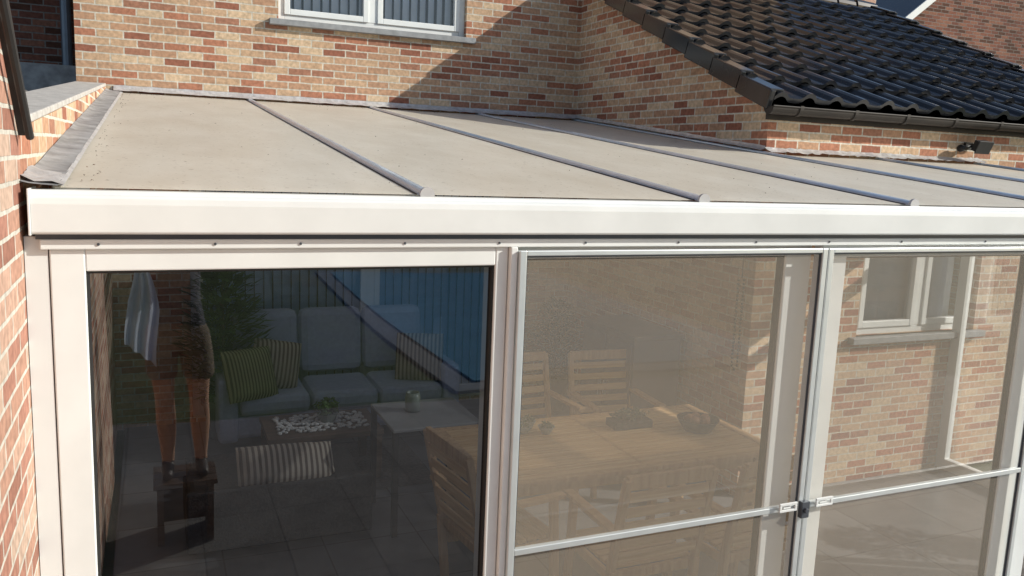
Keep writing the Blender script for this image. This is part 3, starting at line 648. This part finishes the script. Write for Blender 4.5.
for s in(-1,1):
    base=Vector((s*.085+PC.x,PC.y-.01,PC.z-.015))
    for i,(ln) in enumerate([.070,.078,.072,.056]):
        z=.03-.02*i
        p0=base+Vector((s*.004,.0,z*.8)); p1=base+Vector((s*.012,.018,z)); p2=base+Vector((-s*.006,.024,z+.002)); p3=base+Vector((-s*.02,.021,z+.003))
        skinmesh('finger_%d_%s'%(i+1,'l' if s<0 else 'r'),[p0,p1,p2,p3],[(0,1),(1,2),(2,3)],[.0095,.009,.008,.007],0,['skin'],lambda c:0,ph,1)
    p0=base+Vector((0,-.012,-.01));p1=base+Vector((-s*.012,-.022,.012));p2=base+Vector((-s*.028,-.020,.03))
    skinmesh('thumb_%s'%('l' if s<0 else 'r'),[p0,p1,p2],[(0,1),(1,2)],[.012,.011,.008],0,['skin'],lambda c:0,ph,1)
g=G(); g.box(PC.x-.078,PC.x+.078,PC.y-.004,PC.y+.004,PC.z-.037,PC.z+.037); g.obj('phone','black',ph,bevel=.003)
hc=Vector((0,.04,1.655))
def hf(d,p):
    p=p.copy()
    if d.z<-.1: p.x*=1-.32*(-d.z); p.y+=.012*(-d.z)
    if d.y>.75 and abs(d.x)<.25 and -.35<d.z<.12: p.y+=.022*(1-abs(d.x)/.25)*(1-(d.z+.12)**2*9 if abs(d.z+.12)<.33 else 0)
    return p
g=G(); g.ellip(hc,(.077,.097,.118),32,24,0,hf)
for s in(-1,1):
    g.ellip(hc+Vector((s*.078,-.005,-.005)),(.010,.02,.032),10,8,0); g.ellip(hc+Vector((s*.030,.083,.008)),(.013,.009,.008),10,8,2); g.ellip(hc+Vector((s*.030,.091,.008)),(.005,.003,.005),8,6,1)
    g.beam(hc+Vector((s*.015,.093,.028)),hc+Vector((s*.048,.082,.027)),.006,.006,1)
g.ellip(hc+Vector((0,.088,-.058)),(.024,.008,.008),12,8,3)
g.ellip(hc+Vector((0,-.012,.016)),(.084,.100,.118),24,16,1,lambda d,p: p if (d.z>.35 or (d.y<.15 and d.z>-.45)) else p*.8)
g.obj('head',['skin','hair','eye','lip'],ph,smooth=True)
stl=empty('wooden_step_stool',(px,py+.04,0)); g=G()
for i in range(3): g.box(-.19,.19,-.18+i*.12,-.18+i*.12+.11,.385,.42)
g.obj('top','darkwood',stl,bevel=.003); g=G()
g.box(-.17,-.13,-.16,.16,0,.385); g.box(.13,.17,-.16,.16,0,.385); g.box(-.13,.13,-.02,.02,.10,.385)
g.obj('sides','darkwood',stl,bevel=.003)
# ---------------------------------------------------------------- light
EL,AZ=26.5,116.5
w=bpy.data.worlds.new("World"); scn.world=w; w.use_nodes=True
n=w.node_tree; sky=n.nodes.new('ShaderNodeTexSky'); sky.sky_type='NISHITA'; sky.sun_disc=False; sky.sun_elevation=radians(EL); sky.sun_rotation=radians(AZ)
bg=n.nodes['Background']; bg.inputs['Strength'].default_value=.125; n.links.new(sky.outputs[0],bg.inputs['Color'])
sun=bpy.data.lights.new('sun','SUN'); sun.energy=5; sun.angle=radians(.5); sun.color=(1,.96,.86)
so_=bpy.data.objects.new('sun',sun); COL.objects.link(so_)
sd=Vector((cos(radians(EL))*sin(radians(AZ)),cos(radians(EL))*cos(radians(AZ)),sin(radians(EL))))
so_.rotation_euler=sd.to_track_quat('Z','Y').to_euler(); so_.location=sd*30
# ---------------------------------------------------------------- camera
yaw,pit,rol,f=.412,.156,.041,832.0
F=Vector((sin(yaw)*cos(pit),cos(yaw)*cos(pit),-sin(pit))); R0=Vector((cos(yaw),-sin(yaw),0)); U0=R0.cross(F)
Rc=R0*cos(rol)+U0*sin(rol); Uc=-R0*sin(rol)+U0*cos(rol)
cam=bpy.data.cameras.new('camera'); co=bpy.data.objects.new('camera',cam); COL.objects.link(co)
m=Matrix((Rc,Uc,-F)).transposed().to_4x4(); m.translation=Vector((.255,-2.532,ZC)); co.matrix_world=m
cam.sensor_width=36; cam.lens=f*36/1024; cam.clip_start=.01; cam.clip_end=1000
scn.camera=co
scn.view_settings.view_transform='Standard'; scn.view_settings.look='None'; scn.view_settings.exposure=0
